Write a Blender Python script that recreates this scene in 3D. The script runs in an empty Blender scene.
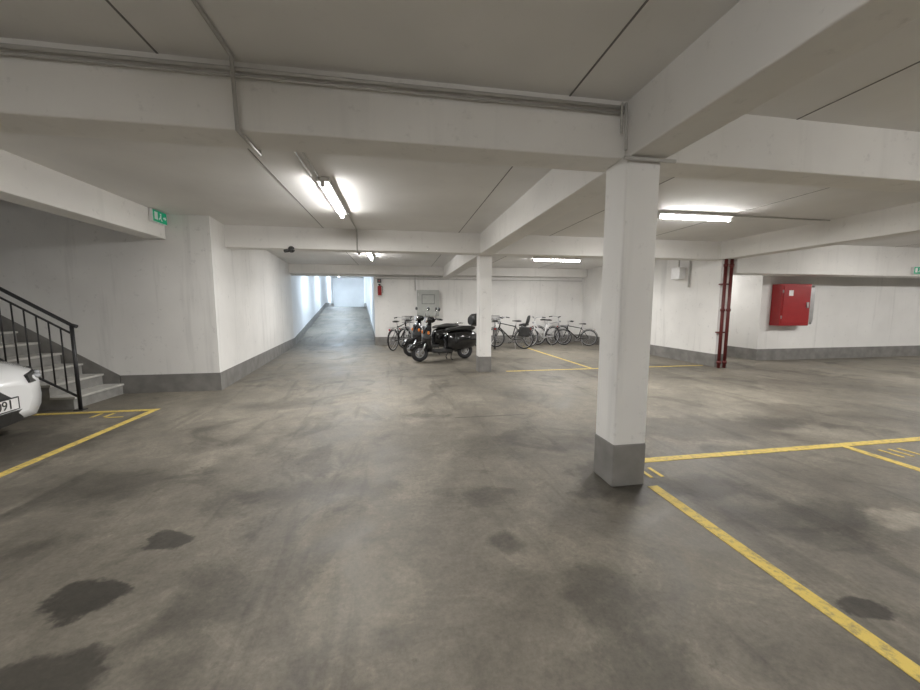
import bpy, bmesh, math, random
from mathutils import Vector, Matrix
random.seed(4)
S=bpy.context.scene
COL=bpy.context.collection
try:
    S.view_settings.view_transform='Standard'
    S.view_settings.look='None'
    S.view_settings.exposure=0.0
except Exception: pass

# ---------------------------------------------------------------- materials
def new_mat(name):
    m=bpy.data.materials.new(name); m.use_nodes=True
    nt=m.node_tree; b=nt.nodes["Principled BSDF"]
    return m,nt,b
def N(nt,t,**k):
    n=nt.nodes.new(t)
    for a,v in k.items(): setattr(n,a,v)
    return n
def simple(name,col,rough=0.5,metal=0.0,var=0.06,scale=8.0,coat=0.0):
    m,nt,b=new_mat(name)
    tc=N(nt,"ShaderNodeTexCoord"); no=N(nt,"ShaderNodeTexNoise"); no.inputs["Scale"].default_value=scale; no.inputs["Detail"].default_value=3
    nt.links.new(tc.outputs["Object"],no.inputs["Vector"])
    r=N(nt,"ShaderNodeValToRGB")
    lo=[max(0,c*(1-var)) for c in col]; hi=[min(1,c*(1+var)) for c in col]
    r.color_ramp.elements[0].position=0.3; r.color_ramp.elements[1].position=0.7
    r.color_ramp.elements[0].color=(*lo,1); r.color_ramp.elements[1].color=(*hi,1)
    nt.links.new(no.outputs["Fac"],r.inputs["Fac"]); nt.links.new(r.outputs["Color"],b.inputs["Base Color"])
    b.inputs["Roughness"].default_value=rough; b.inputs["Metallic"].default_value=metal
    if coat: b.inputs["Coat Weight"].default_value=coat
    return m
def emis(name,col,s,base=(0.8,0.8,0.8)):
    m,nt,b=new_mat(name)
    b.inputs["Base Color"].default_value=(*base,1)
    b.inputs["Emission Color"].default_value=(*col,1); b.inputs["Emission Strength"].default_value=s
    return m

def wall_paint(name,col,dirt=0.35,streak=0.0,low=0.0):
    m,nt,b=new_mat(name); L=nt.links.new
    geo=N(nt,"ShaderNodeNewGeometry")
    def noise(sc,det,ro,vec):
        n=N(nt,"ShaderNodeTexNoise"); n.inputs["Scale"].default_value=sc; n.inputs["Detail"].default_value=det; n.inputs["Roughness"].default_value=ro; L(vec,n.inputs["Vector"]); return n.outputs["Fac"]
    def mr(src,a,b_,c,d):
        r=N(nt,"ShaderNodeMapRange"); r.inputs[1].default_value=a; r.inputs[2].default_value=b_; r.inputs[3].default_value=c; r.inputs[4].default_value=d; L(src,r.inputs[0]); return r.outputs[0]
    def mul(a,b_):
        n=N(nt,"ShaderNodeMath",operation='MULTIPLY'); L(a,n.inputs[0]); L(b_,n.inputs[1]); return n.outputs[0]
    pos=geo.outputs["Position"]
    v=mul(mr(noise(0.9,3,0.5,pos),0.3,0.7,0.90,1.03), mr(noise(9,5,0.72,pos),0.60,0.78,1.0,1-dirt))
    if streak:
        mp=N(nt,"ShaderNodeMapping"); mp.inputs["Scale"].default_value=(5,5,0.35); L(pos,mp.inputs[0])
        v=mul(v,mr(noise(1.0,4,0.6,mp.outputs[0]),0.56,0.75,1.0,1-streak))
    vm=N(nt,"ShaderNodeVectorMath",operation='SCALE'); vm.inputs[0].default_value=col
    L(v,vm.inputs["Scale"]); L(vm.outputs[0],b.inputs["Base Color"])
    b.inputs["Roughness"].default_value=0.75
    return m

M_wall=wall_paint("white_wall_paint",(0.78,0.77,0.75),0.28,0.18)
M_beam=wall_paint("beam_paint",(0.79,0.775,0.75),0.22,0.08)
M_ceil=wall_paint("ceiling_paint",(0.77,0.76,0.745),0.08)
M_tun=wall_paint("tunnel_paint",(0.80,0.81,0.82),0.1)
M_base=simple("baseboard_grey_paint",(0.20,0.193,0.182),0.6,0,0.2,5)
M_joint=simple("ceiling_joint_dark",(0.2,0.195,0.19),0.8)
M_pipe=simple("conduit_grey",(0.48,0.47,0.45),0.5)
M_steel=simple("brushed_steel",(0.6,0.6,0.6),0.3,0.9)
M_black=simple("black_rubber",(0.02,0.02,0.022),0.6)
M_bpaint=simple("black_gloss_paint",(0.008,0.008,0.009),0.15,0,0.05,5,0.6)
M_bplast=simple("black_plastic",(0.025,0.025,0.025),0.45)
M_seat=simple("seat_vinyl",(0.02,0.019,0.018),0.5)
M_chrome=simple("chrome",(0.75,0.75,0.76),0.12,1.0,0.02)
M_glass=simple("dark_glass",(0.02,0.025,0.03),0.05,0,0.02,3,1.0)
M_lens=simple("headlight_lens",(0.5,0.52,0.55),0.08,0.3,0.05,20,1.0)
M_red=simple("red_enamel",(0.30,0.012,0.014),0.35)
M_dred=simple("red_pipe_paint",(0.11,0.015,0.014),0.5)
M_cab=simple("cabinet_grey",(0.40,0.41,0.39),0.45,0.1)
M_cab2=simple("cabinet_dark",(0.22,0.23,0.22),0.5)
M_railm=simple("railing_dark_paint",(0.02,0.02,0.022),0.4)
M_step=simple("stair_concrete",(0.52,0.51,0.48),0.8,0,0.12,9)
M_riser=simple("stair_riser",(0.28,0.275,0.26),0.8,0,0.15,9)
M_carw=simple("white_car_paint",(0.80,0.81,0.82),0.2,0,0.01,3,1.0)
M_white=simple("white_plastic",(0.8,0.8,0.8),0.4)
M_blue=simple("blue_plastic",(0.02,0.05,0.3),0.4)
M_plateT=simple("plate_text",(0.02,0.02,0.02),0.5)
M_silver=simple("silver_paint",(0.5,0.5,0.52),0.3,0.6)
M_bikew=simple("white_bike_paint",(0.7,0.7,0.7),0.3)
M_orange=simple("amber_reflector",(0.7,0.2,0.02),0.3)
TUBES={}
def tube_mat(s,cool=False):
    k=(s,cool)
    if k not in TUBES: TUBES[k]=emis("fluorescent_tube_glow",(0.72,0.86,1.0) if cool else (1.0,0.98,0.95),s)
    return TUBES[k]
M_sgn=emis("sign_glow_green",(0.0,0.35,0.18),0.25,(0.0,0.30,0.15))

m,nt,b=new_mat("yellow_line_paint")
geo=N(nt,"ShaderNodeNewGeometry"); no=N(nt,"ShaderNodeTexNoise"); no.inputs["Scale"].default_value=18; no.inputs["Detail"].default_value=8; no.inputs["Roughness"].default_value=0.75
nt.links.new(geo.outputs["Position"],no.inputs["Vector"])
r=N(nt,"ShaderNodeValToRGB"); r.color_ramp.elements[0].position=0.33; r.color_ramp.elements[0].color=(0.26,0.21,0.11,1)
r.color_ramp.elements[1].position=0.52; r.color_ramp.elements[1].color=(0.68,0.51,0.12,1)
nt.links.new(no.outputs["Fac"],r.inputs["Fac"]); nt.links.new(r.outputs["Color"],b.inputs["Base Color"]); b.inputs["Roughness"].default_value=0.7
M_yellow=m

def floor_mat():
    m,nt,b=new_mat("parking_floor_concrete")
    L=nt.links.new
    geo=N(nt,"ShaderNodeNewGeometry")
    sep=N(nt,"ShaderNodeSeparateXYZ"); L(geo.outputs["Position"],sep.inputs[0])
    def noise(scale,detail,rough=0.6,dist=0.0,vec=None):
        n=N(nt,"ShaderNodeTexNoise"); n.inputs["Scale"].default_value=scale; n.inputs["Detail"].default_value=detail; n.inputs["Roughness"].default_value=rough; n.inputs["Distortion"].default_value=dist
        L(vec or geo.outputs["Position"],n.inputs["Vector"]); return n
    def mr(src,a,b_,c,d,smooth=False):
        r=N(nt,"ShaderNodeMapRange"); 
        if smooth: r.interpolation_type='SMOOTHSTEP'
        r.inputs[1].default_value=a; r.inputs[2].default_value=b_; r.inputs[3].default_value=c; r.inputs[4].default_value=d
        L(src,r.inputs[0]); return r.outputs[0]
    def mul(a,b_):
        n=N(nt,"ShaderNodeMath",operation='MULTIPLY'); L(a,n.inputs[0]); L(b_,n.inputs[1]); return n.outputs[0]
    big=noise(0.5,3,0.55,0.6); mid=noise(1.7,8,0.70,0.8); fine=noise(38,5,0.75); patch=noise(0.9,6,0.62,1.4); med=noise(6.0,6,0.7,0.3)
    mp=N(nt,"ShaderNodeMapping"); mp.inputs["Rotation"].default_value=(0,0,0.25); mp.inputs["Scale"].default_value=(2.6,0.35,1); L(geo.outputs["Position"],mp.inputs[0])
    tyre=noise(1.3,4,0.6,0.8,mp.outputs[0])
    v=mul(mr(big.outputs["Fac"],0.3,0.7,0.74,1.18), mr(mid.outputs["Fac"],0.32,0.68,0.70,1.22))
    v=mul(v,mr(fine.outputs["Fac"],0.3,0.7,0.80,1.18))
    v=mul(v,mr(med.outputs["Fac"],0.3,0.7,0.80,1.16))
    v=mul(v,mr(patch.outputs["Fac"],0.52,0.66,1.0,0.62,True))
    v=mul(v,mr(tyre.outputs["Fac"],0.55,0.70,1.0,0.72,True))
    v=mul(v,mr(med.outputs["Fac"],0.62,0.70,1.0,0.70,True))
    ct=N(nt,"ShaderNodeMath",operation='SUBTRACT'); L(mid.outputs["Fac"],ct.inputs[0]); ct.inputs[1].default_value=0.58
    ab=N(nt,"ShaderNodeMath",operation='ABSOLUTE'); L(ct.outputs[0],ab.inputs[0])
    v=mul(v,mr(ab.outputs[0],0.0,0.02,1.12,1.0))
    nx=noise(3.2,5,0.65); 
    nsep=N(nt,"ShaderNodeSeparateColor"); L(nx.outputs["Color"],nsep.inputs[0])
    def stain(cx,cy,rx,ry,dark,soft,v):
        def comp(o,noff,c,r):
            s=N(nt,"ShaderNodeMath",operation='MULTIPLY_ADD'); L(o,s.inputs[0]); s.inputs[1].default_value=1/r; s.inputs[2].default_value=-c/r-1.3
            a=N(nt,"ShaderNodeMath",operation='MULTIPLY_ADD'); L(noff,a.inputs[0]); a.inputs[1].default_value=2.6; L(s.outputs[0],a.inputs[2])
            p=N(nt,"ShaderNodeMath",operation='MULTIPLY'); L(a.outputs[0],p.inputs[0]); L(a.outputs[0],p.inputs[1]); return p.outputs[0]
        s=N(nt,"ShaderNodeMath",operation='ADD'); L(comp(sep.outputs[0],nsep.outputs[0],cx,rx),s.inputs[0]); L(comp(sep.outputs[1],nsep.outputs[1],cy,ry),s.inputs[1])
        return mul(v,mr(s.outputs[0],1-soft,1+soft*0.6,dark,1.0,True))
    for st in [(-1.50,1.90,0.16,0.12,0.30,0.35),(-1.42,2.32,0.14,0.09,0.36,0.35),(-1.38,1.45,0.24,0.13,0.36,0.45),
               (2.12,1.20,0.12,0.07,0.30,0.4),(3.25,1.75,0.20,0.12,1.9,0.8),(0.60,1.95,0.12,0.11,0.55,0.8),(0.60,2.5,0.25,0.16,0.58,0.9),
               (-0.95,1.75,0.2,0.3,0.62,0.9),(2.35,2.35,0.4,0.2,0.55,0.9),(-0.75,2.8,0.7,0.22,0.64,0.9),(1.0,1.5,0.2,0.25,0.58,0.9),(-2.3,3.1,0.6,0.35,0.64,0.9),
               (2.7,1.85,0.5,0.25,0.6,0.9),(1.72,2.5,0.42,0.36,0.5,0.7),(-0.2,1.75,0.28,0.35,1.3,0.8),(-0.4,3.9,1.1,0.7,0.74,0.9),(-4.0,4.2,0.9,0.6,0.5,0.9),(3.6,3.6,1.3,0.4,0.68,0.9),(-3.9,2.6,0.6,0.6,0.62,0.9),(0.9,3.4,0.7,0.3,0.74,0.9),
               (1.2,4.42,0.5,0.018,0.45,0.5),(-1.6,5.5,0.5,0.3,0.7,0.9),(0.9,1.15,0.3,0.2,0.65,0.9),(4.5,3.6,0.5,0.2,0.6,0.9)]:
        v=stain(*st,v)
    vm=N(nt,"ShaderNodeVectorMath",operation='SCALE'); vm.inputs[0].default_value=(0.190,0.172,0.140)
    L(v,vm.inputs["Scale"]); L(vm.outputs[0],b.inputs["Base Color"])
    L(mr(mid.outputs["Fac"],0.3,0.7,0.45,0.72),b.inputs["Roughness"])
    b.inputs["Specular IOR Level"].default_value=0.4
    bp=N(nt,"ShaderNodeBump"); bp.inputs["Strength"].default_value=0.15; bp.inputs["Distance"].default_value=0.01
    L(fine.outputs["Fac"],bp.inputs["Height"]); L(bp.outputs[0],b.inputs["Normal"])
    return m
M_floor=floor_mat()

# ---------------------------------------------------------------- mesh builder
class MB:
    def __init__(s,name): s.name=name; s.bm=bmesh.new(); s.mats=[]
    def mi(s,m):
        if m not in s.mats: s.mats.append(m)
        return s.mats.index(m)
    def face(s,pts,m):
        vs=[s.bm.verts.new(p) for p in pts]; f=s.bm.faces.new(vs); f.material_index=s.mi(m); return f
    def box(s,a,b,m,M=None,bev=0):
        x0,y0,z0=a; x1,y1,z1=b; i=s.mi(m)
        c=[(x0,y0,z0),(x1,y0,z0),(x1,y1,z0),(x0,y1,z0),(x0,y0,z1),(x1,y0,z1),(x1,y1,z1),(x0,y1,z1)]
        vs=[s.bm.verts.new((M@Vector(p)) if M else p) for p in c]
        fs=[s.bm.faces.new([vs[k] for k in q]) for q in ((3,2,1,0),(4,5,6,7),(0,1,5,4),(1,2,6,5),(2,3,7,6),(3,0,4,7))]
        for f in fs: f.material_index=i
        if bev:
            es=set(e for f in fs for e in f.edges)
            r=bmesh.ops.bevel(s.bm,geom=list(es),offset=bev,segments=2,affect='EDGES',profile=0.5)
            for f in r['faces']: f.material_index=i
    def prism(s,poly,z0,z1,m,axis='z'):
        def P(p,h):
            if axis=='z': return (p[0],p[1],h)
            if axis=='y': return (p[0],h,p[1])
            return (h,p[0],p[1])
        i=s.mi(m); A=[s.bm.verts.new(P(p,z0)) for p in poly]; B=[s.bm.verts.new(P(p,z1)) for p in poly]; n=len(poly)
        fs=[s.bm.faces.new(A[::-1]),s.bm.faces.new(B)]+[s.bm.faces.new((A[k],A[(k+1)%n],B[(k+1)%n],B[k])) for k in range(n)]
        for f in fs: f.material_index=i
    def rings(s,rs,m,cap=True,closed=False,smooth=True):
        i=s.mi(m); R=[[s.bm.verts.new(p) for p in r] for r in rs]; n=len(rs[0]); cnt=len(R)
        for a in range(cnt if closed else cnt-1):
            A=R[a];B=R[(a+1)%cnt]
            for k in range(n):
                f=s.bm.faces.new((A[k],A[(k+1)%n],B[(k+1)%n],B[k])); f.material_index=i; f.smooth=smooth
        if cap and not closed:
            f=s.bm.faces.new(R[0][::-1]); f.material_index=i; f=s.bm.faces.new(R[-1]); f.material_index=i
    def cyl(s,p,q,r,m,n=12,r2=None):
        s.tube([p,q],r,m,n,r2)
    def tube(s,pts,r,m,n=8,r2=None,closed=False):
        pts=[Vector(p) for p in pts]; rs=[]; cnt=len(pts)
        prev=None
        for i,p in enumerate(pts):
            if closed: d=(pts[(i+1)%cnt]-pts[i-1])
            elif i==0: d=pts[1]-p
            elif i==cnt-1: d=p-pts[i-1]
            else: d=(pts[i+1]-p).normalized()+(p-pts[i-1]).normalized()
            d.normalize()
            if prev is None:
                up=Vector((0,0,1)) if abs(d.z)<0.9 else Vector((1,0,0))
                u=d.cross(up).normalized()
            else:
                u=(prev-d*prev.dot(d)).normalized()
            prev=u; v=d.cross(u)
            rr=r if r2 is None else r+(r2-r)*i/(cnt-1)
            rs.append([tuple(p+(u*math.cos(t)+v*math.sin(t))*rr) for t in [2*math.pi*k/n for k in range(n)]])
        s.rings(rs,m,closed=closed)
    def torus(s,c,R,r,m,axis='y',n=28,k=8,a0=0,a1=360):
        full=abs(a1-a0)>=360; pts=[]
        cnt=n if full else n+1
        for i in range(cnt):
            t=math.radians(a0+(a1-a0)*i/n)
            if axis=='y': pts.append((c[0]+R*math.cos(t),c[1],c[2]+R*math.sin(t)))
            elif axis=='x': pts.append((c[0],c[1]+R*math.cos(t),c[2]+R*math.sin(t)))
            else: pts.append((c[0]+R*math.cos(t),c[1]+R*math.sin(t),c[2]))
        s.tube(pts,r,m,k,closed=full)
    def ball(s,c,r,m,n=14):
        if not hasattr(r,'__len__'): r=(r,r,r)
        rs=[]
        for i in range(1,n//2+1):
            ph=math.pi*i/(n//2+1)
            rs.append([(c[0]+r[0]*math.sin(ph)*math.cos(2*math.pi*k/n),c[1]+r[1]*math.sin(ph)*math.sin(2*math.pi*k/n),c[2]+r[2]*math.cos(ph)) for k in range(n)])
        s.rings(rs,m)
    def done(s,loc=(0,0,0),rot=0,scale=1.0,parent=None,tilt=None):
        bmesh.ops.recalc_face_normals(s.bm,faces=s.bm.faces)
        me=bpy.data.meshes.new(s.name); s.bm.to_mesh(me); s.bm.free()
        for m in s.mats: me.materials.append(m)
        o=bpy.data.objects.new(s.name,me); COL.objects.link(o)
        o.location=loc; o.rotation_euler=(tilt or 0,0,rot); o.scale=(scale,)*3
        if parent: o.parent=parent
        return o
def boxo(name,a,b,m,bev=0):
    B=MB(name); B.box(a,b,m,bev=bev); return B.done()

CZ=2.86; BZ=2.47
# ---------------------------------------------------------------- shell
boxo("floor",(-12,-4,-0.12),(18,13.6,0),M_floor)
boxo("ceiling",(-3.9,-4,CZ),(18,13.59,CZ+0.2),M_ceil)
boxo("ceiling_west",(-12,-4,CZ),(-3.9,5.45,CZ+0.2),M_ceil)
boxo("ceiling_stairwell",(-12,5.45,4.6),(-3.7,6.9,4.8),M_ceil)
WX=-2.98
def lx(y): return WX-0.1*(y-6.6)
def rx(y): return -0.85-0.108*(y-13.6)
B=MB("wall_left")
B.prism([(WX,6.6),(lx(13.6),13.6),(lx(13.6)-0.3,13.6),(WX-0.4,6.9),(WX-0.4,6.6)],0,CZ,M_wall)
B.done()
boxo("wall_stairwell",(-12,6.6,0),(WX-0.4,6.9,4.6),M_wall)
B=MB("wall_stairwell_upper")
B.box((-12,5.3,CZ+0.2),(-3.7,5.45,4.6),M_wall); B.box((-3.7,5.3,CZ+.2),(-3.5,6.6,4.6),M_wall)
B.done()
boxo("wall_west",(-12.2,-4,0),(-12,6.9,4.7),M_wall)
boxo("wall_south",(-12.2,-4.2,0),(18.2,-4,CZ+0.2),M_wall)
boxo("wall_east",(18,-4,0),(18.2,9,CZ+0.2),M_wall)
boxo("wall_back",(-0.85,13.6,0),(7.55,13.85,CZ),M_wall)
boxo("wall_back_header",(lx(13.6)-0.3,13.6,2.5),(-0.85,13.85,3.1),M_wall)
boxo("wall_right_bay",(7.3,7.3,0),(7.55,13.6,CZ),M_wall)
B=MB("wall_right_hall"); B.prism([(9.25,8.0),(18,8.0),(18,8.25),(9.5,8.25),(9.5,11),(7.55,11),(7.55,10.8),(9.25,10.8)],0,CZ,M_wall); B.done()
BH=0.3
B=MB("baseboard_left"); B.prism([(WX+0.015,6.585),(lx(13.59)+0.015,13.59),(lx(13.59)-0.1,13.59),(WX-0.1,6.59)],0,BH,M_base); B.done()
B=MB("baseboard_stairwell"); B.box((-4.44,6.585,0),(WX-0.02,6.62,BH),M_base)
B.prism([(-4.45,0.02),(-4.45,BH),(-9.5,BH+3.3),(-9.5,3.0),],6.585,6.62,M_base,axis='y')
B.done()
B=MB("baseboard_back"); B.box((-0.865,13.585,0),(7.27,13.62,BH),M_base); B.box((-0.865,13.63,0),(-0.84,13.85,BH),M_base); B.done()
B=MB("baseboard_right_bay"); B.prism([(7.285,13.58),(7.285,7.285),(7.565,7.285),(7.565,10.78),(7.54,10.78),(7.54,7.31),(7.31,7.31),(7.31,13.58)],0,BH,M_base); B.done()
B=MB("baseboard_right_hall"); B.prism([(7.57,10.785),(9.235,10.785),(9.235,7.985),(17.99,7.985),(17.99,8.02),(9.27,8.02),(9.27,10.82),(7.57,10.82)],0,BH,M_base); B.done()

# beams
B=MB("beam_transverse"); B.box((-3.9,2.52,BZ),(18,2.8,CZ+.02),M_beam,bev=0.01); B.done()
B=MB("beam_transverse"); B.box((lx(7.3)-0.02,7.25,BZ),(7.4,7.55,CZ+.02),M_beam,bev=0.01); B.done()
B=MB("beam_longitudinal"); B.box((1.64,-4,BZ-0.003),(1.93,13.59,CZ+.02),M_beam,bev=0.01); B.done()
B=MB("beam_longitudinal"); B.box((7.2,-4,BZ-0.003),(7.5,7.29,CZ+.02),M_beam,bev=0.01); B.done()
B=MB("beam_longitudinal"); B.box((-3.92,-4,BZ),(-3.62,6.59,CZ+.02),M_beam,bev=0.01); B.done()
B=MB("beam_transverse"); B.box((7.56,7.15,2.16),(18,7.6,CZ+.02),M_beam,bev=0.01); B.done()
B=MB("beam_transverse"); B.box((lx(13.6),13.3,2.55),(7.29,13.59,CZ+.02),M_beam,bev=0.01); B.done()
B=MB("trim_ceiling_joints")
for x in (-1.35,1.2,3.1,5.25):
    B.box((x-0.006,-4,CZ-0.003),(x+0.006,13.3,CZ+0.01),M_joint)
for x in (9.5,12.0,14.5): B.box((x-0.006,-4,CZ-0.003),(x+0.006,8,CZ+0.01),M_joint)
B.done()

def pillar(x,y):
    B=MB("pillar"); B.box((x,y,0.33),(x+0.27,y+0.27,BZ+0.01),M_wall,bev=0.012)
    B.box((x-0.004,y-0.004,0),(x+0.274,y+0.274,0.34),M_base,bev=0.01); B.done()
pillar(1.62,2.46); pillar(1.68,7.5); pillar(1.62,-2.6)

# ramp tunnel rising 11 %
def rz(y): return 0.11*(min(y,26.5)-13.6)
ys=[13.6,17,21,26.5,34]
F=MB("ramp_floor"); W=MB("wall_ramp_left"); V=MB("wall_ramp_right"); C=MB("ceiling_ramp"); bl=MB("baseboard_ramp")
for a,b in zip(ys[:-1],ys[1:]):
    F.face([(lx(a)-.3,a,rz(a)),(rx(a)+.3,a,rz(a)),(rx(b)+.3,b,rz(b)),(lx(b)-.3,b,rz(b))],M_floor)
    for (G,x,d,dd) in ((W,lx,-0.3,0.015),(V,rx,0.3,-0.015)):
        a_=13.86 if (a==13.6 and G is V) else a
        P=[(x(a_),a_),(x(b),b),(x(b)+d,b),(x(a_)+d,a_)]
        lo=[-0.1+rz(p[1]) for p in P]; hi=[2.9+rz(p[1]) for p in P]
        G.rings([[(p[0],p[1],l) for p,l in zip(P,lo)],[(p[0],p[1],h) for p,h in zip(P,hi)]],M_tun,smooth=False)
        P=[(x(a_)+dd,a_),(x(b)+dd,b),(x(b),b),(x(a_),a_)]
        bl.rings([[(p[0],p[1],rz(p[1])) for p in P],[(p[0],p[1],rz(p[1])+0.28) for p in P]],M_base,smooth=False)
    a2=13.86 if a==13.6 else a
    C.face([(lx(a2)-.3,a2,rz(a)+2.55),(rx(a2)+.3,a2,rz(a)+2.55),(rx(b)+.3,b,rz(b)+2.55),(lx(b)-.3,b,rz(b)+2.55)],M_ceil)
for G in (F,W,V,C,bl): G.done()
boxo("wall_ramp_end",(-7,34,1.0),(-1.5,34.2,4.4),M_tun)

# ---------------------------------------------------------------- yellow lines
B=MB("parking_lines")
def line(x0,y0,x1,y1): B.box((x0,y0,0.0),(x1,y1,0.004),M_yellow)
w=0.085
line(-3.35,-2,-3.35+w,5.42); line(-7,5.42,-3.35+w,5.42+w)
line(1.9,-3,1.9+w,2.42); line(1.95,2.82,13,2.82+w)
line(4.37,-3,4.37+w,2.82); line(6.85,-3,6.85+w,2.82)
line(2.3,7.5,7.2,7.5+0.07); line(4.3,7.57,4.37,12.2)
for x,y in ((2.02,2.55),(2.12,2.55)): B.box((x,y,0),(x+0.03,y+0.17,0.004),M_yellow)
for x in (4.62,4.74,4.86): B.box((x,2.52,0),(x+0.03,2.70,0.004),M_yellow)
for x in (-3.75,-3.9,): B.box((x,5.2,0),(x+0.035,5.38,0.004),M_yellow)
B.box((-3.7,5.15,0),(-3.5,5.18,0.004),M_yellow)
B.done()

# ---------------------------------------------------------------- stairs
B=MB("staircase")
sx=-4.42; ytr,yb=5.68,6.58; rise,tread=0.172,0.27
nst=17
for i in range(nst):
    x1=sx-i*tread; z1=(i+1)*rise
    zb=max(0,z1-0.34) if i>2 else 0
    B.box((x1-tread-0.0,ytr,zb),(x1,yb,z1-0.03),M_riser)
    B.box((x1-tread,ytr-0.01,z1-0.03),(x1+0.025,yb,z1),M_step)
B.done()
B=MB("stair_railing")
def rail_z(x): return 1.16+(-4.30-x)*0.637
yR=5.62; xa,xb=-4.30,-8.8
B.cyl((xa,yR,0),(xa,yR,rail_z(xa)),0.022,M_railm,8)
B.tube([(xa+0.06,yR,rail_z(xa)-0.02),(xa,yR,rail_z(xa)),(xb,yR,rail_z(xb))],0.024,M_railm,8)
B.cyl((xa,yR,rail_z(xa)-0.12),(xb,yR,rail_z(xb)-0.12),0.014,M_railm,8)
B.cyl((xa,yR,rail_z(xa)-0.98),(xb,yR,rail_z(xb)-0.98),0.016,M_railm,8)
x=xa-0.13
while x>xb:
    B.cyl((x,yR,rail_z(x)-0.98),(x,yR,rail_z(x)-0.12),0.009,M_railm,6); x-=0.13
for x in (-5.6,-6.9,-8.2): B.cyl((x,yR,rail_z(x)-1.08),(x,yR,rail_z(x)),0.02,M_railm,8)
B.box((xa-0.05,yR-0.05,0),(xa+0.05,yR+0.05,0.01),M_railm)
for x in (-5.6,-6.9,-8.2): B.cyl((x,yR,rail_z(x)-1.04),(x,yR+0.08,rail_z(x)-1.04),0.014,M_railm,6)
B.done()

# ---------------------------------------------------------------- lamps
def lamp(x,y,z,along='y',L=1.5,s=150,cool=False,k=0.62):
    B=MB("fluorescent_lamp"); mat=tube_mat(round(s*0.72,1),cool)
    B.box((-L/2,-0.07,-0.05),(L/2,0.07,0),M_white,bev=0.006)
    B.cyl((-L/2+0.03,0,-0.085),(L/2-0.03,0,-0.085),0.020,mat,8)
    for e in (-1,1): B.box((e*(L/2-0.015)-0.015,-0.022,-0.11),(e*(L/2-0.015)+0.015,0.022,-0.05),M_white)
    o=B.done(loc=(x,y,z),rot=math.pi/2 if along=='y' else 0)
    ld=bpy.data.lights.new("lamp_light",'AREA'); ld.shape='RECTANGLE'; ld.size=L; ld.size_y=0.12; ld.energy=s*k; ld.color=(0.72,0.86,1.0) if cool else (1,0.98,0.95)
    lo=bpy.data.objects.new("lamp_light",ld); COL.objects.link(lo); lo.parent=o; lo.location=(0,0,-0.115)
    return o
lamp(-0.82,5.2,CZ,'y',1.5,115,k=0.9)
lamp(4.6,5.15,CZ,'x',1.3,125,k=0.85)
lamp(-0.75,10.4,CZ,'y',1.5,120,k=0.8)
lamp(4.7,10.4,CZ,'x',1.5,140,k=0.7)
lamp(-0.9,-0.9,CZ,'y',1.5,200,k=0.3)
lamp(4.6,-0.6,CZ,'x',1.5,180,k=0.3)
lamp(10.5,4.6,CZ,'x',1.5,140)
lamp(15,4.6,CZ,'x',1.5,130)
lamp(-7.5,1.5,CZ,'x',1.5,80)
lamp(8.3,9.6,CZ,'x',1.0,50)
lamp(-2.7,17,CZ+0.03,'y',1.5,170,True,0.35)
lamp(-3.3,22,CZ+0.58,'y',1.5,200,True,0.35)
lamp(-4.6,30,3.95,'x',1.5,420,True,0.35)

# conduits
B=MB("ceiling_conduit")
def cd(pts,r=0.013): B.tube(pts,r,M_pipe,8)
cd([(-3.6,2.49,2.80),(1.62,2.49,2.80)],0.013); cd([(-3.6,2.495,2.765),(1.6,2.495,2.765)],0.008)
cd([(1.60,2.47,2.82),(1.60,2.45,2.50)],0.011); cd([(1.57,2.47,2.82),(1.57,2.47,2.62)],0.008)
cd([(1.58,2.43,2.44),(1.98,2.43,2.44)],0.014)
cd([(-0.93,-4,CZ-0.015),(-0.93,2.45,CZ-0.015),(-0.93,2.475,2.45),(-0.93,2.83,2.45),(-0.93,2.84,CZ-0.015),(-0.93,4.4,CZ-0.015)],0.012)
cd([(-0.86,2.85,CZ-0.015),(-0.86,4.45,CZ-0.015)],0.009)
cd([(-0.75,6.0,CZ-0.015),(-0.75,7.22,CZ-0.015),(-0.75,7.22,2.44),(-0.75,7.58,2.44),(-0.75,7.59,CZ-0.015),(-0.75,9.65,CZ-0.015)],0.012)
cd([(5.25,5.15,CZ-0.015),(7.18,5.15,CZ-0.015)],0.01)
B.done()
B=MB("wall_conduit")
B.tube([(0.62,13.57,CZ-0.25),(0.62,13.57,2.0)],0.014,M_pipe,8)
B.tube([(-0.8,13.57,2.5),(1.6,13.57,2.5)],0.018,M_pipe,8); B.tube([(-0.8,13.56,2.42),(7.2,13.56,2.42)],0.012,M_pipe,8)
B.done()
B=MB("junction_box"); B.box((7.12,8.35,2.12),(7.3,8.65,2.42),M_white,bev=0.01); B.cyl((7.22,8.5,2.42),(7.22,8.5,CZ),0.015,M_pipe,8); B.cyl((7.27,8.2,1.9),(7.27,8.2,CZ),0.02,M_pipe,8); B.done()
B=MB("standpipe")
for (x,y) in ((7.26,7.15),(7.41,7.15)):
    B.cyl((x,y,0),(x,y,2.47),0.035,M_dred,12)
    for z in (0.1,1.3,2.3): B.cyl((x,y,z),(x,y,z+0.06),0.048,M_dred,12)
for z in (0.8,1.9): B.box((7.24,7.18,z),(7.43,7.285,z+0.03),M_dred)
B.done()
B=MB("security_camera"); B.cyl((-1.9,7.16,2.47),(-1.9,7.25,2.47),0.03,M_bplast,10); B.ball((-1.9,7.14,2.44),0.06,M_bplast); B.cyl((-1.9,7.10,2.42),(-1.98,7.01,2.39),0.03,M_bplast,10); B.done()

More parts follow.
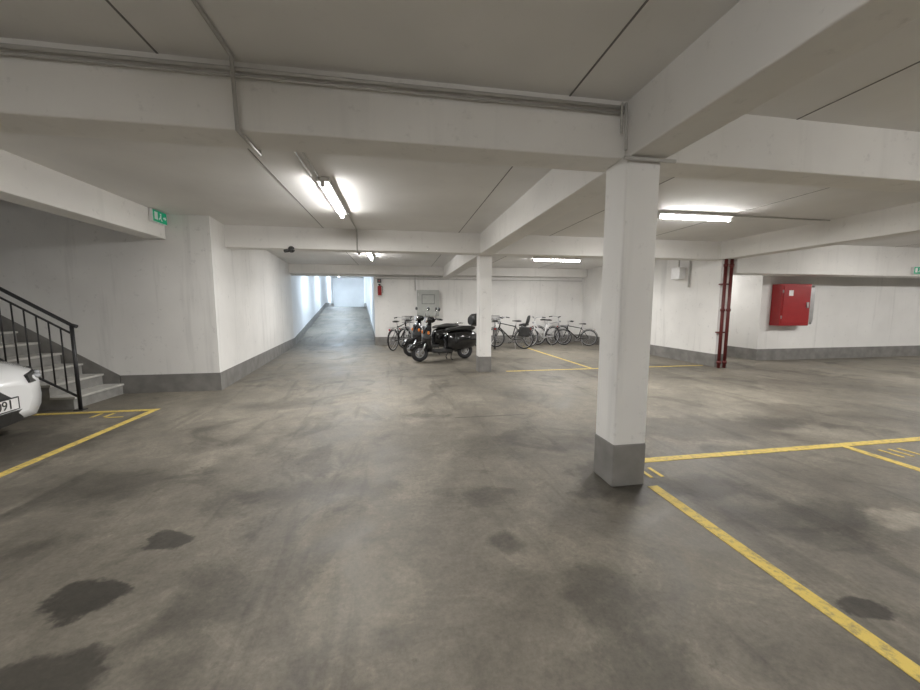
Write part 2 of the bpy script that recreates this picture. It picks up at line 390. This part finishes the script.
def exit_sign(loc,rot,name="exit_sign"):
    B=MB(name)
    B.box((-0.17,0,-0.09),(0.17,0.05,0.09),M_white,bev=0.005)
    B.box((-0.16,-0.004,-0.083),(0.16,0.0,0.083),M_sgn)
    y=-0.007
    B.box((-0.13,y,-0.05),(-0.06,-0.004,0.06),M_white)
    B.box((0.0,y,0.03),(0.03,-0.004,0.055),M_white)
    B.prism([(0.0,0.025),(0.03,0.02),(0.02,-0.02),(0.05,-0.055),(0.03,-0.06),(0.0,-0.02),(-0.03,-0.05),(-0.035,-0.03),(-0.005,-0.0)],y,-0.004,M_white,axis='y')
    B.prism([(0.07,0.012),(0.11,0.012),(0.11,0.03),(0.145,0.0),(0.11,-0.03),(0.11,-0.012),(0.07,-0.012)],y,-0.004,M_white,axis='y')
    return B.done(loc=loc,rot=rot)
exit_sign((-3.565,6.38,2.76),math.pi/2)
exit_sign((12.75,7.095,2.30),0)

B=MB("fire_hose_cabinet")
B.box((9.55,7.74,0.92),(10.45,7.998,1.98),M_red,bev=0.012)
B.box((9.6,7.725,0.97),(10.40,7.742,1.93),M_red,bev=0.006)
B.box((10.30,7.70,1.38),(10.36,7.73,1.52),M_steel)
B.box((9.75,7.722,1.68),(9.88,7.726,1.82),M_white)
for z in (1.1,1.75): B.cyl((9.58,7.73,z),(9.58,7.73,z+0.08),0.014,M_steel,8)
B.done()
B=MB("wall_riser_pipe"); 
for x in (10.58,10.72): 
    B.cyl((x,7.9,0.95),(x,7.9,1.95),0.025,M_steel,10)
    for z in (1.0,1.45,1.9): B.box((x-0.035,7.9,z),(x+0.035,7.998,z+0.04),M_steel)
B.box((10.55,7.87,1.0),(10.75,7.89,1.9),M_steel)
B.done()

B=MB("electrical_cabinet")
B.box((0.68,13.38,1.06),(1.48,13.598,2.02),M_cab,bev=0.01)
B.box((0.73,13.365,1.11),(1.43,13.385,1.97),M_cab,bev=0.005)
B.box((0.84,13.355,1.5),(1.32,13.366,1.86),M_cab2); B.box((0.87,13.35,1.53),(1.29,13.356,1.83),M_cab)
B.box((1.34,13.34,1.24),(1.39,13.37,1.38),M_black)
for z in (1.15,1.8): B.cyl((0.72,13.375,z),(0.72,13.375,z+0.1),0.012,M_steel,8)
B.done()
B=MB("fire_extinguisher")
B.cyl((-0.66,13.5,1.82),(-0.66,13.5,2.12),0.07,M_red,14); B.ball((-0.66,13.5,2.12),(0.07,0.07,0.05),M_red); B.cyl((-0.66,13.5,2.14),(-0.66,13.5,2.21),0.02,M_black,8)
B.box((-0.70,13.42,2.19),(-0.62,13.52,2.22),M_black); B.tube([(-0.63,13.5,2.18),(-0.55,13.5,2.12),(-0.55,13.5,1.9)],0.01,M_black,6)
B.box((-0.70,13.56,1.9),(-0.62,13.6,2.1),M_black)
B.done()
B=MB("alarm_box"); B.box((-0.74,13.53,2.27),(-0.60,13.6,2.41),M_bplast,bev=0.01); B.cyl((-0.67,13.52,2.34),(-0.67,13.54,2.34),0.03,M_red,12); B.done()

# ---------------------------------------------------------------- scooter
def sec(x,w,z0,z1,n=20,p=2.6):
    r=[];zc=(z0+z1)/2;h=(z1-z0)/2
    for k in range(n):
        t=2*math.pi*k/n; c,s_=math.cos(t),math.sin(t)
        r.append((x,w*math.copysign(abs(c)**(2/p),c),zc+h*math.copysign(abs(s_)**(2/p),s_)))
    return r
def wheel(B,x,z,R,tr,rim,y=0,hub=M_silver):
    B.torus((x,y,z),R-tr,tr,M_black,n=26,k=10)
    B.torus((x,y,z),R-2*tr,0.014,rim,n=24,k=6)
    B.cyl((x,y-0.05,z),(x,y+0.05,z),0.045,hub,12)
    for k in range(5):
        a=2*math.pi*k/5
        B.cyl((x,y,z),(x+(R-2*tr)*math.cos(a),y,z+(R-2*tr)*math.sin(a)),0.016,rim,6)
def scooter(loc,rot,paint,topcase=True,screen=False,scale=1.0):
    B=MB("motor_scooter")
    wheel(B,0.66,0.22,0.22,0.05,M_silver); wheel(B,-0.60,0.22,0.22,0.055,M_silver)
    B.rings([sec(-0.98,0.05,0.46,0.56),sec(-0.93,0.12,0.38,0.66),sec(-0.80,0.20,0.30,0.74),sec(-0.60,0.25,0.26,0.76),sec(-0.38,0.25,0.24,0.76),sec(-0.20,0.20,0.22,0.74),sec(-0.08,0.14,0.24,0.70),sec(-0.03,0.08,0.3,0.6)],paint)
    B.rings([sec(-0.15,0.17,0.20,0.30,p=5),sec(0.1,0.19,0.20,0.29,p=5),sec(0.33,0.19,0.21,0.30,p=5),sec(0.42,0.15,0.26,0.38,p=5)],M_bplast)
    rs=[]
    for z,xc,hw,th in ((0.24,0.40,0.14,0.05),(0.35,0.43,0.20,0.05),(0.5,0.455,0.235,0.05),(0.68,0.45,0.235,0.05),(0.82,0.42,0.19,0.05),(0.93,0.385,0.10,0.05),(0.98,0.37,0.05,0.04)):
        pts=[]
        for k in range(20):
            t=2*math.pi*k/20; yy=hw*math.cos(t); bulge=0.10*(1-(yy/hw)**2)*min(1,hw*4)
            pts.append((xc+bulge*0.9+th*0.5*math.sin(t),yy,z))
        rs.append(pts)
    B.rings(rs,paint)
    B.cyl((0.50,0,0.5),(0.38,0,1.0),0.035,paint,10); B.cyl((0.50,0.07,0.5),(0.66,0.09,0.22),0.022,M_silver,8); B.cyl((0.5,-0.07,0.5),(0.66,-0.09,0.22),0.022,M_silver,8)
    rs=[]
    for i in range(9):
        a=math.radians(15+i*17.5); R=0.26
        c=Vector((0.66+R*math.cos(a),0,0.22+R*math.sin(a))); d=Vector((math.cos(a),0,math.sin(a))); w_=0.085*(0.6+0.4*math.sin(math.pi*(i+0.5)/9)); 
        ring=[]
        for k in range(10):
            t=2*math.pi*k/10; ring.append(tuple(c+Vector((0,1,0))*w_*math.cos(t)+d*(0.03*math.sin(t)-0.05*math.cos(t)**2)))
        rs.append(ring)
    B.rings(rs,paint)
    B.rings([sec(0.26,0.06,0.98,1.07),sec(0.33,0.12,0.95,1.11),sec(0.42,0.12,0.95,1.11),sec(0.48,0.085,0.97,1.09)],paint)
    B.cyl((0.47,0,1.03),(0.505,0,1.03),0.078,M_chrome,18); B.cyl((0.505,0,1.03),(0.515,0,1.03),0.066,M_lens,18)
    for s in (-1,1):
        B.tube([(0.35,0.08*s,1.03),(0.32,0.22*s,1.05),(0.24,0.35*s,1.04)],0.024,paint,10)
        B.cyl((0.27,0.28*s,1.045),(0.22,0.38*s,1.035),0.02,M_black,10)
        B.tube([(0.34,0.26*s,1.05),(0.33,0.38*s,1.02)],0.008,M_chrome,6)
        B.tube([(0.31,0.20*s,1.07),(0.32,0.24*s,1.2),(0.30,0.31*s,1.27)],0.007,M_chrome,6)
        B.ball((0.29,0.34*s,1.29),(0.018,0.068,0.05),M_bplast)
        B.ball((0.50,0.19*s,0.72),(0.03,0.035,0.045),M_orange)
        B.ball((-0.90,0.14*s,0.58),(0.03,0.03,0.035),M_orange)
    B.rings([sec(0.545,0.045,0.62,0.88),sec(0.565,0.03,0.65,0.85)],paint)
    B.rings([sec(-0.86,0.10,0.77,0.83),sec(-0.78,0.15,0.74,0.86),sec(-0.50,0.165,0.75,0.87),sec(-0.32,0.16,0.75,0.83),sec(-0.15,0.13,0.74,0.82),sec(-0.05,0.07,0.74,0.79)],M_seat)
    B.ball((-0.99,0,0.60),(0.03,0.07,0.045),M_red); B.box((-1.02,-0.1,0.33),(-1.0,0.1,0.47),M_white)
    B.rings([sec(-0.99,0.06,0.28,0.33),sec(-0.8,0.08,0.36,0.42)],M_bplast)
    B.tube([(-0.2,-0.15,0.2),(-0.45,-0.2,0.2),(-0.55,-0.2,0.22)],0.02,M_chrome,8); B.cyl((-0.5,-0.2,0.22),(-0.92,-0.22,0.27),0.05,M_silver,14)
    B.box((-0.75,-0.16,0.18),(-0.35,-0.09,0.30),M_bplast,bev=0.02)
    for s in (-1,1): B.tube([(-0.18,0.08*s,0.24),(-0.12,0.15*s,0.06),(-0.16,0.17*s,0.008)],0.012,M_black,6)
    for s in (-0.08,0,0.08): B.tube([(-0.80,s,0.84),(-1.0,s,0.86)],0.008,M_chrome,6)
    B.tube([(-0.80,-0.12,0.72),(-0.86,-0.12,0.86),(-1.06,-0.12,0.87),(-1.06,0.12,0.87),(-0.86,0.12,0.86),(-0.8,0.12,0.72)],0.011,M_chrome,8)
    if topcase:
        B.rings([sec(-1.16,0.10,0.90,1.08),sec(-1.12,0.19,0.88,1.14),sec(-1.0,0.22,0.87,1.18),sec(-0.85,0.21,0.87,1.17),sec(-0.76,0.14,0.88,1.10)],M_bplast)
        B.box((-1.17,-0.12,1.0),(-1.15,0.12,1.04),M_red)
    if screen:
        rs=[]
        for z,xc,hw in ((1.05,0.46,0.15),(1.2,0.43,0.19),(1.35,0.37,0.18),(1.45,0.32,0.10)):
            rs.append([(xc+0.04*(1-(math.cos(t))**2)+0.004*math.sin(t),hw*math.cos(t),z) for t in [2*math.pi*k/14 for k in range(14)]])
        B.rings(rs,M_glass)
    return B.done(loc=loc,rot=rot,scale=scale)
scooter((1.17,9.45,0),math.radians(198),M_bpaint,True,False,1.04)
scooter((0.95,10.6,0),math.radians(205),M_bpaint,False,False,1.05)

# ---------------------------------------------------------------- bicycle
def bicycle(loc,rot,paint,basket=False,childseat=False,R=0.34,scale=1.0,step=False,bag=False):
    B=MB("bicycle")
    fx,rxx=0.54,-0.50
    for x in (fx,rxx):
        B.torus((x,0,R),R-0.02,0.022,M_black,n=32,k=8); B.torus((x,0,R),R-0.047,0.010,M_silver,n=32,k=6)
        B.cyl((x,-0.05,R),(x,0.05,R),0.02,M_silver,8)
        for k in range(14):
            a=2*math.pi*k/14; B.cyl((x,0.025*(-1)**k,R),(x+(R-0.04)*math.cos(a),0,R+(R-0.04)*math.sin(a)),0.0025,M_silver,4)
        B.torus((x,0,R),R+0.025,0.012,M_bplast,n=14,k=6,a0=20 if x<0 else 40,a1=190 if x<0 else 165)
    bb=(-0.06,0,0.29); st=(-0.20,0,0.78); hd=(0.37,0,0.84); hl=(0.40,0,0.70)
    B.cyl(bb,st,0.018,paint,10); B.cyl(bb,hl,0.02,paint,10)
    if step: B.tube([hd,(0.1,0,0.5),(-0.10,0,0.45)],0.018,paint,10)
    else: B.cyl((-0.19,0,0.74),hd,0.017,paint,10)
    B.cyl((0.36,0,0.90),hl,0.022,paint,10)
    for s in (-1,1):
        B.cyl((bb[0],0.03*s,bb[2]),(rxx,0.06*s,R),0.011,paint,8); B.cyl((-0.19,0.03*s,0.73),(rxx,0.06*s,R),0.009,paint,8)
        B.tube([(0.40,0.03*s,0.70),(0.43,0.055*s,0.62),(fx,0.055*s,R)],0.013,paint,8)
        B.tube([(0.36,0.0,0.99),(0.38,0.10*s,1.03),(0.30,0.24*s,1.05),(0.17,0.30*s,1.03)],0.012,M_silver,8)
        B.cyl((0.27,0.26*s,1.045),(0.15,0.305*s,1.025),0.018,M_black,8)
        B.cyl((rxx,0.07*s,R),(-0.55,0.07*s,0.73),0.006,M_steel,6)
    B.cyl((0.37,0,0.86),(0.36,0,1.0),0.014,M_silver,8)
    B.cyl(st,(-0.235,0,0.90),0.014,M_silver,8)
    B.rings([sec(-0.37,0.09,0.90,0.95),sec(-0.30,0.10,0.90,0.96),sec(-0.20,0.055,0.91,0.95),sec(-0.08,0.02,0.915,0.94)],M_seat)
    B.torus((bb[0],-0.05,bb[2]),0.09,0.008,M_steel,n=20,k=5); 
    B.cyl((bb[0],-0.08,bb[2]),(bb[0],0.08,bb[2]),0.02,M_steel,8)
    B.cyl((bb[0],-0.08,bb[2]),(0.06,-0.08,0.17),0.010,M_steel,6); B.cyl((bb[0],0.08,bb[2]),(-0.18,0.08,0.41),0.010,M_steel,6)
    B.box((0.02,-0.17,0.155),(0.10,-0.08,0.18),M_black); B.box((-0.22,0.08,0.40),(-0.14,0.17,0.42),M_black)
    B.cyl((bb[0],-0.05,bb[2]+0.088),(rxx,-0.05,R+0.04),0.005,M_black,5); B.cyl((bb[0],-0.05,bb[2]-0.088),(rxx,-0.05,R-0.04),0.005,M_black,5)
    for s in (-0.06,0,0.06): B.cyl((-0.28,s,0.74),(-0.72,s,0.74),0.006,M_steel,6)
    B.cyl((-0.72,-0.06,0.74),(-0.72,0.06,0.74),0.006,M_steel,6)
    B.ball((0.44,0,0.85),(0.035,0.03,0.035),M_lens); B.ball((-0.73,0,0.68),(0.015,0.035,0.03),M_red)
    B.cyl((-0.2,0.05,0.27),(-0.28,0.2,0.005),0.009,M_steel,6)
    if basket:
        for z in (0.86,0.96,1.08):
            B.tube([(0.44,-0.17,z),(0.72,-0.15,z),(0.72,0.15,z),(0.44,0.17,z)],0.006,M_bplast,5,closed=True)
        for i in range(9):
            yy=-0.16+0.04*i; B.cyl((0.72,yy*0.9,0.86),(0.72,yy,1.08),0.004,M_bplast,4); B.cyl((0.44,yy,0.86),(0.72,yy*0.9,0.86),0.004,M_bplast,4); B.cyl((0.44,yy,0.86),(0.44,yy,1.08),0.004,M_bplast,4)
    if childseat:
        B.rings([sec(-0.62,0.13,0.78,0.84),sec(-0.5,0.15,0.76,0.87),sec(-0.36,0.13,0.77,0.83)],M_bplast)
        B.rings([[(xx+0.02*math.sin(t)+0.03*math.cos(t)**2,w_*math.cos(t),z) for t in [2*math.pi*k/14 for k in range(14)]] for z,xx,w_ in ((0.79,-0.60,0.14),(0.92,-0.65,0.16),(1.06,-0.68,0.14),(1.12,-0.69,0.08))],M_bplast)
        for s in (-1,1): B.tube([(-0.5,0.15*s,0.80),(-0.42,0.16*s,0.6),(-0.36,0.15*s,0.45)],0.03,M_bplast,8)
    if bag:
        for s in (-1,1): B.box((-0.72,0.09*s-0.06+0.02*s,0.42),(-0.38,0.09*s+0.06+0.02*s,0.74),M_bplast,bev=0.03)
    return B.done(loc=loc,rot=rot,scale=scale)
bicycle((0.05,12.2,0),math.radians(62),M_bpaint,basket=True)
bicycle((0.5,12.75,0),math.radians(50),M_silver,scale=1.0,step=True)
bicycle((3.3,12.2,0),math.radians(75),M_bpaint,basket=True)
bicycle((3.75,11.9,0),math.radians(140),M_bpaint,childseat=True,bag=True)
bicycle((5.1,12.35,0),math.radians(200),M_bikew,step=True)
bicycle((5.6,12.85,0),math.radians(10),M_silver)
bicycle((6.4,12.3,0),math.radians(150),M_bpaint,scale=0.85)

# ---------------------------------------------------------------- car
def car(loc,rot):
    B=MB("car")
    def cs(x,w,z0,zs,zt,n=28):
        pts=[(w*0.86,z0),(w*0.97,z0+0.10),(w,(z0+zs)/2),(w*0.985,zs-0.06),(w*0.90,zs),(w*0.6,zt-0.01),(w*0.25,zt)]
        P=pts+[(-a,b) for a,b in pts[::-1]]
        return [(x,a,b) for a,b in P]
    B.rings([cs(2.18,0.50,0.30,0.56,0.60),cs(2.14,0.68,0.22,0.64,0.68),cs(2.05,0.80,0.18,0.70,0.76),cs(1.9,0.87,0.18,0.76,0.82),cs(1.6,0.90,0.20,0.83,0.90),cs(1.2,0.905,0.2,0.88,0.96),cs(0.85,0.90,0.2,0.91,1.0),cs(0.0,0.90,0.2,0.93,0.98),cs(-1.2,0.90,0.2,0.95,1.0),cs(-1.8,0.87,0.25,0.96,1.05),cs(-2.1,0.80,0.3,0.92,0.98),cs(-2.18,0.68,0.36,0.8,0.86)],M_carw)
    def gh(x,w,zb,zt): return [(x,a,b) for a,b in ((w,zb),(w*0.9,(zb+zt)/2+0.05),(w*0.76,zt-0.03),(w*0.5,zt),(-w*0.5,zt),(-w*0.76,zt-0.03),(-w*0.9,(zb+zt)/2+0.05),(-w,zb))]
    B.rings([gh(0.95,0.78,0.93,0.98),gh(0.3,0.82,0.93,1.35),gh(-0.1,0.83,0.93,1.43),gh(-1.2,0.82,0.93,1.42),gh(-1.75,0.78,0.93,1.25),gh(-2.0,0.7,0.93,1.0)],M_glass)
    B.rings([[(x,w*c,z+0.02*s_) for c,s_ in ((1,-1),(0.8,1),(-0.8,1),(-1,-1))] for x,w,z in ((0.25,0.60,1.36),(-0.1,0.64,1.44),(-1.2,0.64,1.435),(-1.7,0.6,1.28))],M_carw)
    for xx in (1.32,-1.32):
        for s in (-1,1):
            B.cyl((xx,s*0.70,0.34),(xx,s*0.912,0.34),0.375,M_bplast,28)
            B.torus((xx,s*0.83,0.33),0.25,0.083,M_black,n=30,k=10)
            B.cyl((xx,s*0.80,0.33),(xx,s*0.915,0.33),0.21,M_bplast,24)
            for k in range(10):
                a=2*math.pi*k/10; B.cyl((xx,s*0.915,0.33),(xx+0.215*math.cos(a),s*0.91,0.33+0.215*math.sin(a)),0.016,M_silver,6)
            B.torus((xx,s*0.91,0.33),0.215,0.014,M_silver,n=26,k=6)
    B.rings([[(2.205-abs(y)*0.10,y,0.47),(2.19-abs(y)*0.10,y,0.58),(2.12-abs(y)*0.1,y,0.58),(2.12-abs(y)*0.1,y,0.47)] for y in (-0.45,-0.2,0,0.2,0.45)],M_bplast,smooth=False)
    B.rings([[(2.18-abs(y)**2*0.26,y,0.20),(2.215-abs(y)**2*0.26,y,0.33),(2.02-abs(y)**2*.26,y,0.33),(2.02-abs(y)**2*0.26,y,0.20)] for y in (-0.78,-0.6,-0.4,-0.2,0,0.2,0.4,0.6,0.78)],M_bplast,smooth=False)
    B.box((2.2,-0.26,0.36),(2.218,0.26,0.47),M_white); B.box((2.2,-0.28,0.35),(2.214,0.28,0.48),M_black); B.box((2.2,-0.26,0.36),(2.219,-0.225,0.47),M_blue)
    for s in (-1,1):
        B.rings([[(2.19,s*0.48,0.585),(2.17,s*0.48,0.665),(2.02,s*0.48,0.66),(2.02,s*0.48,0.58)],[(2.13,s*0.68,0.58),(2.095,s*0.68,0.69),(1.95,s*0.64,0.70),(1.95,s*0.64,0.58)],[(2.02,s*0.82,0.60),(1.98,s*0.825,0.715),(1.88,s*0.76,0.73),(1.88,s*0.76,0.60)],[(1.80,s*0.897,0.69),(1.79,s*0.897,0.74),(1.78,s*0.84,0.75),(1.78,s*0.84,0.69)]],M_bplast,smooth=False)
        B.ball((2.12,s*0.66,0.635),(0.04,0.055,0.03),M_lens); B.ball((2.045,s*0.78,0.655),(0.035,0.04,0.03),M_lens)
        B.rings([sec(0.62,0.02,0.95,1.0),sec(0.72,0.06,0.93,1.05)],M_carw)
        B.ball((0.72,s*0.98,1.0),(0.07,0.10,0.07),M_carw); B.cyl((0.75,s*0.86,0.95),(0.72,s*0.95,0.98),0.02,M_bplast,8)
    B.cyl((2.17,0,0.64),(2.2,0,0.635),0.045,M_chrome,14)
    o=B.done(loc=loc,rot=rot)
    t=bpy.data.curves.new("plate_text","FONT"); t.body="M 9091"; t.size=0.13; t.align_x='CENTER'; t.align_y='CENTER'; t.extrude=0.001
    to=bpy.data.objects.new("plate_text",t); COL.objects.link(to); to.parent=o; to.location=(2.222,0,0.415); to.rotation_euler=(math.pi/2,0,math.pi/2); t.materials.append(M_plateT)
car((-6.06,3.84,0),math.radians(7))

# ---------------------------------------------------------------- world + camera
w=bpy.data.worlds.new("world"); S.world=w; w.use_nodes=True
w.node_tree.nodes["Background"].inputs[0].default_value=(0.8,0.85,0.9,1); w.node_tree.nodes["Background"].inputs[1].default_value=0.3
cam=bpy.data.cameras.new("camera"); cam.sensor_width=36; cam.lens=36*362/920; cam.clip_start=0.05
co=bpy.data.objects.new("camera",cam); COL.objects.link(co); co.location=(0,0,1.4); co.rotation_euler=(math.radians(84),0,math.radians(-9.6))
S.camera=co
